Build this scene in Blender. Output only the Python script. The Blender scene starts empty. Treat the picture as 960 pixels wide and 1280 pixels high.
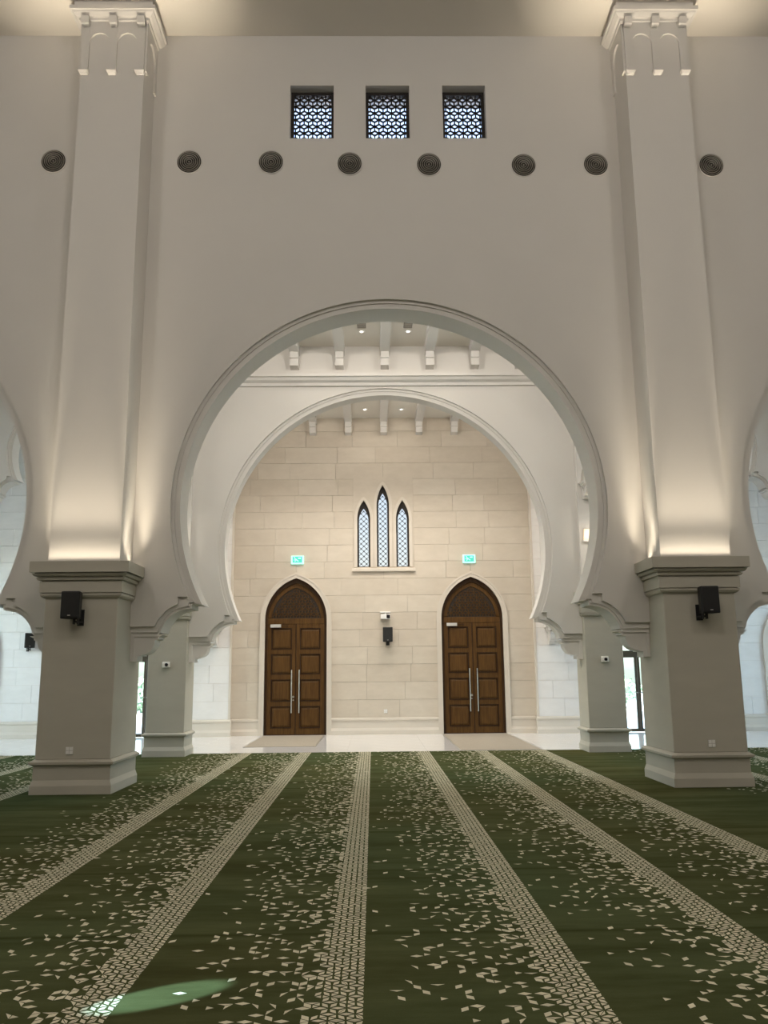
import bpy, math, random
from mathutils import Matrix, Vector
R = random.Random(7)
sc = bpy.context.scene
col = sc.collection

# ------------------------------------------------------------------ camera
CAM = Vector((-0.2653, 0.0, 1.55))
F_PX, PITCH, YAW, ROLL = 1050.8, 0.1883, 0.0144, -0.0096
fw = Vector((math.sin(YAW) * math.cos(PITCH), math.cos(YAW) * math.cos(PITCH), math.sin(PITCH)))
rt = Vector((math.cos(YAW), -math.sin(YAW), 0.0))
up = rt.cross(fw)
r2 = rt * math.cos(ROLL) + up * math.sin(ROLL)
u2 = up * math.cos(ROLL) - rt * math.sin(ROLL)
cd = bpy.data.cameras.new('camera')
cam = bpy.data.objects.new('camera', cd)
col.objects.link(cam)
cam.matrix_world = Matrix(((r2.x, u2.x, -fw.x, CAM.x), (r2.y, u2.y, -fw.y, CAM.y), (r2.z, u2.z, -fw.z, CAM.z), (0, 0, 0, 1)))
cd.sensor_fit = 'HORIZONTAL'
cd.sensor_width = 36.0
cd.lens = F_PX / 960.0 * 36.0
cd.clip_end = 400
sc.camera = cam

# ------------------------------------------------------------------ world, exposure, large lights
sc.view_settings.view_transform = 'Standard'
sc.view_settings.look = 'None'
sc.view_settings.gamma = 1.0
sc.view_settings.exposure = 0.0
sc.view_settings.use_curve_mapping = False
world = bpy.data.worlds.new('world')
sc.world = world
world.use_nodes = True
wn = world.node_tree
bg = wn.nodes['Background']
sky = wn.nodes.new('ShaderNodeTexSky')
sky.sky_type = 'NISHITA'
sky.sun_disc = False
sky.sun_elevation = math.radians(48)
sky.sun_rotation = math.radians(200)
sky.air_density = 1.0
sky.dust_density = 4.0
wn.links.new(sky.outputs['Color'], bg.inputs['Color'])
SKY = 2.9
bg.inputs['Strength'].default_value = SKY


def lamp(kind, name, loc, energy, color=(1, 1, 1), aim=None, **kw):
    d = bpy.data.lights.new(name, kind)
    d.energy = energy
    d.color = color
    for k, v in kw.items():
        setattr(d, k, v)
    o = bpy.data.objects.new(name, d)
    o.location = loc
    if aim is not None:
        o.rotation_euler = (Vector(aim) - Vector(loc)).to_track_quat('-Z', 'Y').to_euler()
    col.objects.link(o)
    return o


WARM = (1.0, 0.90, 0.77)
YWALL2 = 16.86
# unseen fill lights added to brighten the prayer hall, high above the viewer
for lx, ly, lz, e in ((0, 3.2, 10.6, 285), (-6.5, 3.2, 10.6, 285), (6.5, 3.2, 10.6, 285), (-4, -4.0, 10.6, 190), (4, -4.0, 10.6, 190)):
    lamp('POINT', 'hall_fill', (lx, ly, lz), e, (1.0, 0.93, 0.86), shadow_soft_size=0.7)
# added fill lights for the two arched bays, hidden behind the arch crowns
for lx, ly, e in ((-2.35, 14.6, 90), (-0.45, 14.6, 90), (0.5, 14.6, 90), (2.4, 14.6, 90), (-2.35, 19.3, 330), (-0.45, 19.3, 330), (0.5, 19.3, 330), (2.4, 19.3, 330)):
    lamp('SPOT', 'bay_fill', (lx, ly, 8.25), e, (1.0, 0.92, 0.82), aim=(lx, ly, 0), spot_size=math.radians(118), spot_blend=0.7, shadow_soft_size=0.15)
for sg in (-1, 1):  # unseen fill lights added over the side aisles
    for lx, ly, e in ((6.4, 14.6, 60), (10.5, 14.6, 60), (6.4, 19.3, 60), (10.5, 19.3, 60)):
        lamp('SPOT', 'bay_fill', (lx * sg, ly, 8.25), e, (1.0, 0.96, 0.92), aim=(lx * sg, ly, 0), spot_size=math.radians(130), spot_blend=0.7, shadow_soft_size=0.15)
for lx, ly, ty, e in ((-2.3, 13.3, YWALL2, 150), (0.0, 13.3, YWALL2, 150), (2.3, 13.3, YWALL2, 150), (-6.4, 13.3, YWALL2, 70), (6.4, 13.3, YWALL2, 70), (-2.3, 17.7, 22.0, 110), (0.0, 17.7, 22.0, 110), (2.3, 17.7, 22.0, 110)):  # hidden spots added to brighten the second arcade and the back wall
    lamp('SPOT', 'wall_fill', (lx, ly, 7.85), e, (1.0, 0.92, 0.82), aim=(lx, ty, 5.6), spot_size=math.radians(140), spot_blend=0.6, shadow_soft_size=0.2)
# spot lamp added inside the hall to make the sunlit patch; no window
lamp('SPOT', 'added_sun_spot', (-12.6, -2.4, 5.4), 56000, (0.50, 0.86, 1.0), aim=(-1.32, 4.5, 0.0),
     spot_size=math.radians(1.15), spot_blend=0.35, shadow_soft_size=0.02)

# ------------------------------------------------------------------ materials
MATS = {}


def nodes_of(name):
    m = bpy.data.materials.new(name)
    m.use_nodes = True
    nt = m.node_tree
    b = nt.nodes['Principled BSDF']
    MATS[name] = m
    return m, nt, b


def mixrgb(nt, fac, a, b):
    n = nt.nodes.new('ShaderNodeMix')
    n.data_type = 'RGBA'
    if hasattr(fac, 'links'):
        nt.links.new(fac, n.inputs[0])
    else:
        n.inputs[0].default_value = fac
    for s, v in ((n.inputs[6], a), (n.inputs[7], b)):
        if hasattr(v, 'links'):
            nt.links.new(v, s)
        else:
            s.default_value = (*v, 1)
    return n.outputs[2]


def ramp(nt, src, p0, p1):
    n = nt.nodes.new('ShaderNodeMapRange')
    n.inputs[1].default_value = p0
    n.inputs[2].default_value = p1
    nt.links.new(src, n.inputs[0])
    return n.outputs[0]


def noise(nt, scale, detail=3.0, vec=None, rough=0.5):
    n = nt.nodes.new('ShaderNodeTexNoise')
    n.inputs['Scale'].default_value = scale
    n.inputs['Detail'].default_value = detail
    n.inputs['Roughness'].default_value = rough
    if vec is not None:
        nt.links.new(vec, n.inputs['Vector'])
    return n.outputs[0]


def coords(nt, scale=(1, 1, 1), kind='Object'):
    t = nt.nodes.new('ShaderNodeTexCoord')
    mp = nt.nodes.new('ShaderNodeMapping')
    mp.inputs['Scale'].default_value = scale
    nt.links.new(t.outputs[kind], mp.inputs[0])
    return mp.outputs[0]


def bump(nt, b, h, strength, dist=0.01):
    n = nt.nodes.new('ShaderNodeBump')
    n.inputs['Strength'].default_value = strength
    n.inputs['Distance'].default_value = dist
    nt.links.new(h, n.inputs['Height'])
    nt.links.new(n.outputs[0], b.inputs['Normal'])


def plain(name, c, rough=0.6, metal=0.0, var=0.06, scale=6.0, bmp=0.0, spec=0.5, cscale=(1, 1, 1)):
    m, nt, b = nodes_of(name)
    v = coords(nt, cscale)
    f = noise(nt, scale, 4, v)
    f2 = ramp(nt, f, 0.3, 0.7)
    out = mixrgb(nt, f2, tuple(x * (1 - var) for x in c), tuple(min(1, x * (1 + var)) for x in c))
    nt.links.new(out, b.inputs['Base Color'])
    b.inputs['Roughness'].default_value = rough
    b.inputs['Metallic'].default_value = metal
    b.inputs['Specular IOR Level'].default_value = spec
    if bmp:
        bump(nt, b, noise(nt, 90, 2, v), bmp)
    return m


plain('plaster', (0.70, 0.675, 0.64), 0.75, var=0.015, scale=1.2, bmp=0.03, spec=0.2)
plain('trim', (0.69, 0.665, 0.635), 0.65, var=0.015, scale=2.0, spec=0.25)
plain('pier_stone', (0.49, 0.465, 0.395), 0.6, var=0.04, scale=1.6, bmp=0.03, spec=0.3, cscale=(1, 1, 3))
plain('ceiling_paint', (0.74, 0.70, 0.64), 0.8, var=0.01, scale=1.0, spec=0.2)
plain('marble_floor', (0.86, 0.84, 0.815), 0.12, var=0.03, scale=2.0, spec=0.5)
plain('mat_fibre', (0.40, 0.35, 0.28), 0.95, var=0.1, scale=60, bmp=0.2, spec=0.1)
plain('white_plastic', (0.86, 0.85, 0.82), 0.4, var=0.01)
plain('black_plastic', (0.012, 0.012, 0.012), 0.55, var=0.1)
plain('lens_black', (0.01, 0.01, 0.012), 0.1, var=0.0)
plain('steel', (0.62, 0.60, 0.56), 0.28, metal=1.0, var=0.03)
plain('closer_grey', (0.55, 0.53, 0.50), 0.4, var=0.02)
plain('vent_dark', (0.02, 0.018, 0.015), 0.7, var=0.05)
plain('vent_metal', (0.36, 0.335, 0.29), 0.45, metal=0.3, var=0.05)
plain('bronze_frame', (0.10, 0.085, 0.06), 0.45, metal=0.5, var=0.05)
plain('dark_screen', (0.022, 0.016, 0.012), 0.6, var=0.1)
plain('outdoor_paving', (0.62, 0.61, 0.58), 0.8, var=0.05, scale=1.0)
plain('roof_gravel', (0.45, 0.44, 0.42), 0.9, var=0.1, scale=4)
plain('leaf', (0.20, 0.29, 0.20), 0.7, var=0.25, scale=9)
plain('bark', (0.12, 0.09, 0.06), 0.9, var=0.2, scale=8)
plain('gap_dark', (0.30, 0.27, 0.22), 0.9, var=0.02)


def stone_mat(name, ca, cb):
    m, nt, b = nodes_of(name)
    oi = nt.nodes.new('ShaderNodeObjectInfo')
    base = mixrgb(nt, oi.outputs['Random'], ca, cb)
    v = coords(nt, (1, 1, 2.2))
    n1 = ramp(nt, noise(nt, 2.3, 6, v, 0.65), 0.3, 0.75)
    c2 = mixrgb(nt, n1, tuple(x * 0.93 for x in ca), tuple(min(1, x * 1.05) for x in cb))
    out = mixrgb(nt, 0.45, base, c2)
    nt.links.new(out, b.inputs['Base Color'])
    b.inputs['Roughness'].default_value = 0.45
    b.inputs['Specular IOR Level'].default_value = 0.35
    bump(nt, b, noise(nt, 40, 3, v), 0.04)
    return m


stone_mat('ashlar', (0.57, 0.50, 0.41), (0.65, 0.585, 0.495))
stone_mat('ashlar_daylit', (0.76, 0.735, 0.71), (0.82, 0.80, 0.78))  # same stone, lightened to paint daylight into the flanks
plain('limestone', (0.66, 0.60, 0.52), 0.5, var=0.03, scale=2.0, spec=0.3)


def wood_mat(name, c0, c1):
    m, nt, b = nodes_of(name)
    v = coords(nt, (14, 14, 1.1))
    f = ramp(nt, noise(nt, 2.2, 6, v, 0.6), 0.3, 0.75)
    out = mixrgb(nt, f, c0, c1)
    nt.links.new(out, b.inputs['Base Color'])
    b.inputs['Roughness'].default_value = 0.5
    b.inputs['Specular IOR Level'].default_value = 0.25
    bump(nt, b, f, 0.08, 0.004)
    return m


wood_mat('door_wood', (0.062, 0.027, 0.005), (0.120, 0.058, 0.012))
wood_mat('door_wood_dark', (0.022, 0.009, 0.002), (0.048, 0.021, 0.006))

# carpet pile: olive and green patches streaked across the rows, seams between lengths
m, nt, b = nodes_of('carpet_pile')
v = coords(nt, (0.35, 1.5, 1))
f1 = ramp(nt, noise(nt, 1.6, 6, v, 0.68), 0.36, 0.66)
v2 = coords(nt, (0.22, 0.22, 1))
f2 = ramp(nt, noise(nt, 1.0, 3, v2), 0.35, 0.65)
ca = mixrgb(nt, f2, (0.061, 0.061, 0.023), (0.053, 0.068, 0.029))
cb = mixrgb(nt, f2, (0.106, 0.107, 0.045), (0.089, 0.115, 0.054))
c = mixrgb(nt, f1, ca, cb)
fine = ramp(nt, noise(nt, 160, 2, coords(nt)), 0.3, 0.7)
c = mixrgb(nt, fine, c, mixrgb(nt, 0.16, c, (0.02, 0.024, 0.010)))
sep = nt.nodes.new('ShaderNodeSeparateXYZ')
nt.links.new(coords(nt), sep.inputs[0])
wv = nt.nodes.new('ShaderNodeMath'); wv.operation = 'WRAP'
nt.links.new(sep.outputs[1], wv.inputs[0]); wv.inputs[1].default_value = 0.82; wv.inputs[2].default_value = -0.82
ab = nt.nodes.new('ShaderNodeMath'); ab.operation = 'ABSOLUTE'
sh = nt.nodes.new('ShaderNodeMath'); sh.operation = 'SUBTRACT'
nt.links.new(wv.outputs[0], sh.inputs[0]); sh.inputs[1].default_value = 0.55
nt.links.new(sh.outputs[0], ab.inputs[0])
seam = ramp(nt, ab.outputs[0], 0.05, 0.004)
seamf = nt.nodes.new('ShaderNodeMath'); seamf.operation = 'MULTIPLY'
nt.links.new(seam, seamf.inputs[0]); nt.links.new(f1, seamf.inputs[1])
c = mixrgb(nt, seamf.outputs[0], c, (0.03, 0.036, 0.012))
nt.links.new(c, b.inputs['Base Color'])
b.inputs['Roughness'].default_value = 0.95
b.inputs['Specular IOR Level'].default_value = 0.0
bump(nt, b, noise(nt, 220, 2, coords(nt)), 0.35, 0.004)
plain('carpet_motif', (0.67, 0.62, 0.455), 0.95, var=0.12, scale=5.0, spec=0.0)


def emit_mat(name, c, s):
    m, nt, b = nodes_of(name)
    b.inputs['Base Color'].default_value = (*c, 1)
    b.inputs['Emission Color'].default_value = (*c, 1)
    b.inputs['Emission Strength'].default_value = s
    return m


emit_mat('lamp_glow', (1.0, 0.93, 0.82), 4.0)
emit_mat('sign_green', (0.05, 0.42, 0.33), 1.0)
emit_mat('sign_white', (0.40, 0.90, 0.80), 1.0)
emit_mat('led_glow', (0.9, 0.74, 0.52), 0.35)


def glass_mat(name, tint, refl):
    m = bpy.data.materials.new(name)
    m.use_nodes = True
    nt = m.node_tree
    nt.nodes.clear()
    o = nt.nodes.new('ShaderNodeOutputMaterial')
    t = nt.nodes.new('ShaderNodeBsdfTransparent')
    t.inputs[0].default_value = (*tint, 1)
    g = nt.nodes.new('ShaderNodeBsdfGlossy')
    g.inputs['Roughness'].default_value = 0.02
    mx = nt.nodes.new('ShaderNodeMixShader')
    fr = nt.nodes.new('ShaderNodeFresnel')
    fr.inputs[0].default_value = refl
    nt.links.new(fr.outputs[0], mx.inputs[0])
    nt.links.new(t.outputs[0], mx.inputs[1])
    nt.links.new(g.outputs[0], mx.inputs[2])
    nt.links.new(mx.outputs[0], o.inputs[0])
    MATS[name] = m


glass_mat('clear_glass', (0.90, 0.98, 0.95), 1.45)
glass_mat('pale_glass', (0.66, 0.66, 0.66), 1.3)
glass_mat('frosted_glass', (0.34, 0.31, 0.285), 1.02)


# ------------------------------------------------------------------ mesh helpers
class MB:
    def __init__(s):
        s.v, s.f = [], []

    def add(s, vs, fs):
        n = len(s.v)
        s.v += [tuple(p) for p in vs]
        s.f += [tuple(i + n for i in f) for f in fs]
        return s

    def box(s, x0, x1, y0, y1, z0, z1):
        vs = [(x0, y0, z0), (x1, y0, z0), (x1, y1, z0), (x0, y1, z0), (x0, y0, z1), (x1, y0, z1), (x1, y1, z1), (x0, y1, z1)]
        return s.add(vs, [(0, 3, 2, 1), (4, 5, 6, 7), (0, 1, 5, 4), (1, 2, 6, 5), (2, 3, 7, 6), (3, 0, 4, 7)])

    def prism(s, poly, a, b, axis='y'):
        """poly: 2D outline; axis y -> (x,z) extruded a..b in y; axis x -> (y,z) extruded in x; axis z -> (x,y)"""
        n = len(poly)
        area = sum(poly[i][0] * poly[(i + 1) % n][1] - poly[(i + 1) % n][0] * poly[i][1] for i in range(n))
        if area < 0:
            poly = poly[::-1]
        mk = {'y': lambda p, t: (p[0], t, p[1]), 'x': lambda p, t: (t, p[0], p[1]), 'z': lambda p, t: (p[0], p[1], t)}[axis]
        vs = [mk(p, a) for p in poly] + [mk(p, b) for p in poly]
        fs = [tuple(range(n)), tuple(range(2 * n - 1, n - 1, -1))]
        fs += [(i, n + i, n + (i + 1) % n, (i + 1) % n) for i in range(n)]
        if axis == 'x':
            fs = [f for f in fs]
        return s.add(vs, fs)

    def loft(s, secs):
        """stack of rectangular sections (z,x0,x1,y0,y1)"""
        vs, fs = [], []
        for z, x0, x1, y0, y1 in secs:
            vs += [(x0, y0, z), (x1, y0, z), (x1, y1, z), (x0, y1, z)]
        for k in range(len(secs) - 1):
            a, c = 4 * k, 4 * k + 4
            for i in range(4):
                j = (i + 1) % 4
                fs.append((a + i, a + j, c + j, c + i))
        n = len(vs)
        fs += [(3, 2, 1, 0), (n - 4, n - 3, n - 2, n - 1)]
        return s.add(vs, fs)

    def strip(s, inner, outer, y0, y1, axis='y'):
        """band between two parallel open polylines, extruded"""
        n = len(inner)
        mk = (lambda p, t: (p[0], t, p[1])) if axis == 'y' else (lambda p, t: (t, p[0], p[1]))
        vs = [mk(p, y0) for p in inner] + [mk(p, y0) for p in outer] + [mk(p, y1) for p in inner] + [mk(p, y1) for p in outer]
        fs = []
        for i in range(n - 1):
            fs += [(i, i + 1, n + i + 1, n + i), (n + i, n + i + 1, 3 * n + i + 1, 3 * n + i),
                   (i + 1, i, 2 * n + i, 2 * n + i + 1), (2 * n + i + 1, 2 * n + i, 3 * n + i, 3 * n + i + 1)]
        fs += [(0, n, 3 * n, 2 * n), (n - 1, 3 * n - 1, 4 * n - 1, 2 * n - 1)]
        return s.add(vs, fs)

    def cyl(s, p, q, r0, r1=None, n=16):
        r1 = r0 if r1 is None else r1
        p, q = Vector(p), Vector(q)
        d = (q - p).normalized()
        a = d.orthogonal().normalized()
        c = d.cross(a)
        vs = [p + (a * math.cos(2 * math.pi * i / n) + c * math.sin(2 * math.pi * i / n)) * r0 for i in range(n)]
        vs += [q + (a * math.cos(2 * math.pi * i / n) + c * math.sin(2 * math.pi * i / n)) * r1 for i in range(n)]
        fs = [(i, (i + 1) % n, n + (i + 1) % n, n + i) for i in range(n)] + [tuple(range(n - 1, -1, -1)), tuple(range(n, 2 * n))]
        return s.add(vs, fs)

    def lathe_y(s, prof, n=32):
        """prof: list of (r, y) revolved about the y axis"""
        m_ = len(prof)
        vs = [(r * math.cos(2 * math.pi * i / n), y, r * math.sin(2 * math.pi * i / n)) for i in range(n) for r, y in prof]
        fs = []
        for i in range(n):
            j = (i + 1) % n
            for k in range(m_ - 1):
                fs.append((i * m_ + k, i * m_ + k + 1, j * m_ + k + 1, j * m_ + k))
        return s.add(vs, fs)

    def bar(s, p, q, w, y0, y1):
        """flat bar in the xz plane from p to q"""
        dx, dz = q[0] - p[0], q[1] - p[1]
        l = math.hypot(dx, dz) or 1
        nx, nz = -dz / l * w / 2, dx / l * w / 2
        return s.prism([(p[0] + nx, p[1] + nz), (p[0] - nx, p[1] - nz), (q[0] - nx, q[1] - nz), (q[0] + nx, q[1] + nz)], y0, y1)

    def mesh(s, name):
        me = bpy.data.meshes.new(name)
        me.from_pydata(s.v, [], s.f)
        me.update()
        return me

    def build(s, name, mat, parent=None, smooth=False, bevel=0.0):
        me = s.mesh(name)
        import bmesh
        bm = bmesh.new()
        bm.from_mesh(me)
        bmesh.ops.recalc_face_normals(bm, faces=bm.faces)
        bm.to_mesh(me)
        bm.free()
        me.materials.append(MATS[mat])
        if smooth:
            for p in me.polygons:
                p.use_smooth = True
        o = bpy.data.objects.new(name, me)
        col.objects.link(o)
        o.parent = parent
        if bevel:
            md = o.modifiers.new('edge', 'BEVEL')
            md.width = bevel
            md.segments = 2
            md.limit_method = 'ANGLE'
        return o


def inst(name, me, parent=None, loc=(0, 0, 0), rot=(0, 0, 0), scale=(1, 1, 1)):
    o = bpy.data.objects.new(name, me)
    col.objects.link(o)
    o.parent = parent
    o.location, o.rotation_euler, o.scale = loc, rot, scale
    return o


def tag(o, label, cat, group=None, kind=None):
    o['label'] = label
    o['category'] = cat
    if group:
        o['group'] = group
    if kind:
        o['kind'] = kind
    return o


def empty(name, loc=(0, 0, 0), rz=0.0):
    o = bpy.data.objects.new(name, None)
    o.empty_display_size = 0.1
    o.location = loc
    o.rotation_euler = (0, 0, rz)
    col.objects.link(o)
    return o


def copy_tree(o, parent=None):
    c_ = o.copy()
    col.objects.link(c_)
    c_.parent = parent
    for ch in list(o.children):
        copy_tree(ch, c_)
    return c_


def arc(cx, cz, rx, rz, a0, a1, n):
    return [(cx + rx * math.cos(math.radians(a0 + (a1 - a0) * i / n)), cz + rz * math.sin(math.radians(a0 + (a1 - a0) * i / n))) for i in range(n + 1)]


# ------------------------------------------------------------------ arch outlines
def arch_paths(face, r, zc, ztip, s):
    """right half of a horseshoe arch on stepped corbels, around x=0.
    face: half clear width at the pier faces; returns (big arc, corbel arc, full outline)"""
    a_tip = math.degrees(math.asin((ztip - zc) / r))
    big = arc(0, zc, r, r, 90, a_tip, 44)
    P = lambda x, z: (face - (3.79 - x) * s, ztip - (2.55 - z) * s)
    shelf = [P(2.91, 2.565), P(2.91, 2.49)]
    cc = P(2.93, 2.06)
    small = arc(cc[0], cc[1], 0.43 * s, 0.43 * s, 90, 11.4, 12)
    tail = [P(3.315, 2.145), P(3.315, 2.11), P(3.375, 2.08), P(3.375, 2.055), P(3.43, 2.035)]
    oc = P(3.62, 2.035)
    tail += arc(oc[0], oc[1], 0.19 * s, 0.205 * s, 180, 270, 8)
    tail += [P(3.62, 1.815), P(3.68, 1.815), P(3.68, 1.737), P(3.80, 1.737)]
    return big, small, big + shelf + small + tail, P, cc


def offset(pts, c, w):
    out = []
    for x, z in pts:
        d = math.hypot(x - c[0], z - c[1])
        k = (d + w) / d
        out.append((c[0] + (x - c[0]) * k, c[1] + (z - c[1]) * k))
    return out


def arcade_bay(parent, cx, hb, face, r, zc, ztip, s, y0, y1, ztop, mat='plaster', axis='y', deco=True, along=1):
    """one bay of wall pierced by a horseshoe arch. axis 'y': wall in the xz plane between y0 and y1;
    axis 'x': wall in the yz plane between x = y0 and y1. deco faces the y0 side (or also y1 when deco==2)"""
    big, small, path, P, cc = arch_paths(face, r, zc, ztip, s)
    mir = lambda pts: [(-x, z) for x, z in pts]
    sh = lambda pts: [(x + cx, z) for x, z in pts]
    zb = path[-1][1]
    e0, e1, e2 = 0.05, 0.072, 0.095      # set-backs of the stepped mouldings
    dr = 1 if y1 > y0 else -1
    wb_ = 0.13 * s
    ra = r + wb_
    zk = P(0, 2.66)[1]
    ang = math.degrees(math.asin((zk - zc) / ra))
    o1 = arc(0, zc, ra, ra, 90, ang, 44) + [P(3.10, 2.66), P(3.10, 2.57)]
    o1 += arc(cc[0], cc[1], 0.52 * s, 0.52 * s, 71, 19.7, 12) + [P(3.80, 2.235)]
    o2 = arc(0, zc, r + wb_ * 0.62, r + wb_ * 0.62, 90, math.degrees(math.asin((ztip + 0.03 * s - zc) / (r + wb_ * 0.62))), 44)
    o2 += [P(2.95, 2.58), P(2.95, 2.525)] + arc(cc[0], cc[1], 0.465 * s, 0.465 * s, 90, 11.0, 12) + [P(3.80, 2.15)]
    o3 = big + [P(2.91, 2.565), P(2.91, 2.49)] + small + [P(3.80, 2.145)]
    ib = len(path) - 17
    o4 = path[ib:] + [P(3.80, 2.145)]
    lay = [(o1, 0.0, e0), (o2, e0, e1), (o3, e1, None)]
    w = None
    for o_, a_, b_ in lay:
        zb = o_[-1][1]
        poly = [(hb, ztop), (hb, zb)] + o_[::-1][:-1] + mir(o_) + [(-hb, zb), (-hb, ztop)]
        ya, yb_ = y0 + dr * a_, (y1 if b_ is None else y0 + dr * b_)
        q_ = MB().prism(sh(poly), ya, yb_, axis).build('arch_wall' if w is None else ('archivolt' if b_ else 'arch_soffit'), mat, parent if w is None else w)
        w = w or q_
    for sg in (1, -1):
        q = (lambda pts: sh(pts)) if sg > 0 else (lambda pts: sh(mir(pts)))
        br = MB().prism(q(o4), y0 + dr * e2, y0 + dr * min(0.40, abs(y1 - y0)), axis).build('corbel_bracket', mat, w)
        mb = MB()
        mb.prism(q([P(3.735, 1.737), P(3.735, 2.09), P(3.80, 2.09), P(3.80, 1.737)]), y0 + dr * (e2 - 0.02), y0 + dr * e2, axis)
        mb.prism(q([P(3.40, 2.09), P(3.36, 2.145), P(3.80, 2.145), P(3.80, 2.09)]), y0 + dr * (e2 - 0.02), y0 + dr * e2, axis)
        mb.build('bracket_border', mat, w)
    return w


PX = 4.29            # pier line
YW1, YW1B = 12.32, 12.90
YW2, YW2B = 16.86, 17.26
YF = 22.0            # central back wall
YFL = 21.74          # flanks of the back wall
ZC = 12.0            # hall ceiling
ZA = 8.34            # bay ceilings

# ------------------------------------------------------------------ setting: front arcade wall
wf = tag(empty('wall_front', (0, YW1, 0)), 'tall off-white plaster wall pierced by a big horseshoe arch', 'wall', kind='structure')
wf.matrix_world = Matrix.Translation((0, 0, 0))
for k in (-1, 0, 1):
    arcade_bay(wf, k * 2 * PX, PX, 3.80, 3.14, 4.03, 2.55, 1.0, YW1, YW1B, 9.9)
WX = [(-1.565, -0.85), (-0.325, 0.395), (0.94, 1.65)]
WZ = (10.10, 11.07)
mb = MB()
mb.box(-3 * PX, 3 * PX, YW1, YW1B, 9.9, WZ[0])
mb.box(-3 * PX, 3 * PX, YW1, YW1B, WZ[1], 12.3)
xs = [-3 * PX] + [x for w in WX for x in w] + [3 * PX]
for i in range(0, len(xs), 2):
    mb.box(xs[i], xs[i + 1], YW1, YW1B, WZ[0], WZ[1])
mb.build('clerestory_wall', 'plaster', wf)

# second arcade
wm = tag(empty('wall_middle', (0, 0, 0)), 'second off-white wall with horseshoe arch seen through the first', 'wall', kind='structure')
arcade_bay(wm, 0, PX, 3.91, 3.26, 4.02, 2.585, 1.0, YW2, YW2B, 8.6)
for c in (-6.435, 6.435, -10.725, 10.725):
    arcade_bay(wm, c, 2.145, 1.755, 1.26, 6.10, 5.50, 0.64, YW2, YW2B, 8.6)
# cornice across the second arcade
mb = MB()
mb.prism([(YW2 - 0.22, 7.66), (YW2 - 0.22, 7.61), (YW2 - 0.17, 7.60), (YW2 - 0.14, 7.55), (YW2 - 0.08, 7.52), (YW2 - 0.06, 7.52), (YW2 - 0.06, 7.45), (YW2, 7.45), (YW2, 7.66)], -3.95, 3.95, 'x')
mb.build('cornice', 'trim', wm)

# transverse walls between the arcades and from the second arcade to the back wall
for sg, nm in ((-1, 'left'), (1, 'right')):
    t = tag(empty('wall_inner_%s' % nm), 'narrow cross wall with small arch joining the arcades on the %s' % nm, 'wall', kind='structure')
    x0, x1 = (3.94, 4.56) if sg > 0 else (-3.94, -4.56)
    ym = (YW1B + 16.70) / 2
    arcade_bay(t, ym, 1.95, 1.90, 1.44, 6.18, 5.50, 0.64, x0, x1, 8.6, axis='x')
    ym = (17.42 + YFL) / 2
    arcade_bay(t, ym, 2.16, 2.13, 1.28, 3.52, 2.90, 0.85, x0 + 0.18 * sg, x1 - 0.1 * sg, 8.6, axis='x')


# ------------------------------------------------------------------ setting: back wall with stone facing
def pointed(cx, hw, zs, za, z0, rec=0.0):
    """pointed-arch opening: list of left half x(z) function"""
    # left side arc: centre on the springing line, passing (cx-hw,zs) and (cx,za)
    h = za - zs
    d = (h * h - hw * hw) / (2 * hw)
    Rr = hw + d

    def half(z):
        if z <= zs:
            return hw
        if z >= za:
            return 0.0
        return math.sqrt(max(Rr * Rr - (z - zs) ** 2, 0)) - d
    return dict(cx=cx, hw=hw, zs=zs, za=za, z0=z0, half=half)


def outline(o, n=18, grow=0.0, base=None):
    """closed outline of a pointed opening, optionally grown outwards"""
    zs, za, z0 = o['zs'], o['za'], o['z0'] if base is None else base
    L_ = [(o['cx'] + o['hw'], z0)] + [(o['cx'] + o['half'](zs + (za - zs) * math.sin(i / n * math.pi / 2)), zs + (za - zs) * math.sin(i / n * math.pi / 2)) for i in range(n + 1)]
    if grow:
        g = []
        for i, p in enumerate(L_):
            if i == 0:
                g.append((p[0] + grow, p[1]))
            else:
                a, c_ = L_[i - 1], L_[min(i + 1, len(L_) - 1)]
                dx, dz = c_[0] - a[0], c_[1] - a[1]
                l = math.hypot(dx, dz)
                g.append((p[0] + dz / l * grow, p[1] - dx / l * grow))
        g[-1] = (o['cx'], za + grow * 1.25)
        L_ = g
    return L_ + [(2 * o['cx'] - x, z) for x, z in L_[::-1][1:]]


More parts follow.
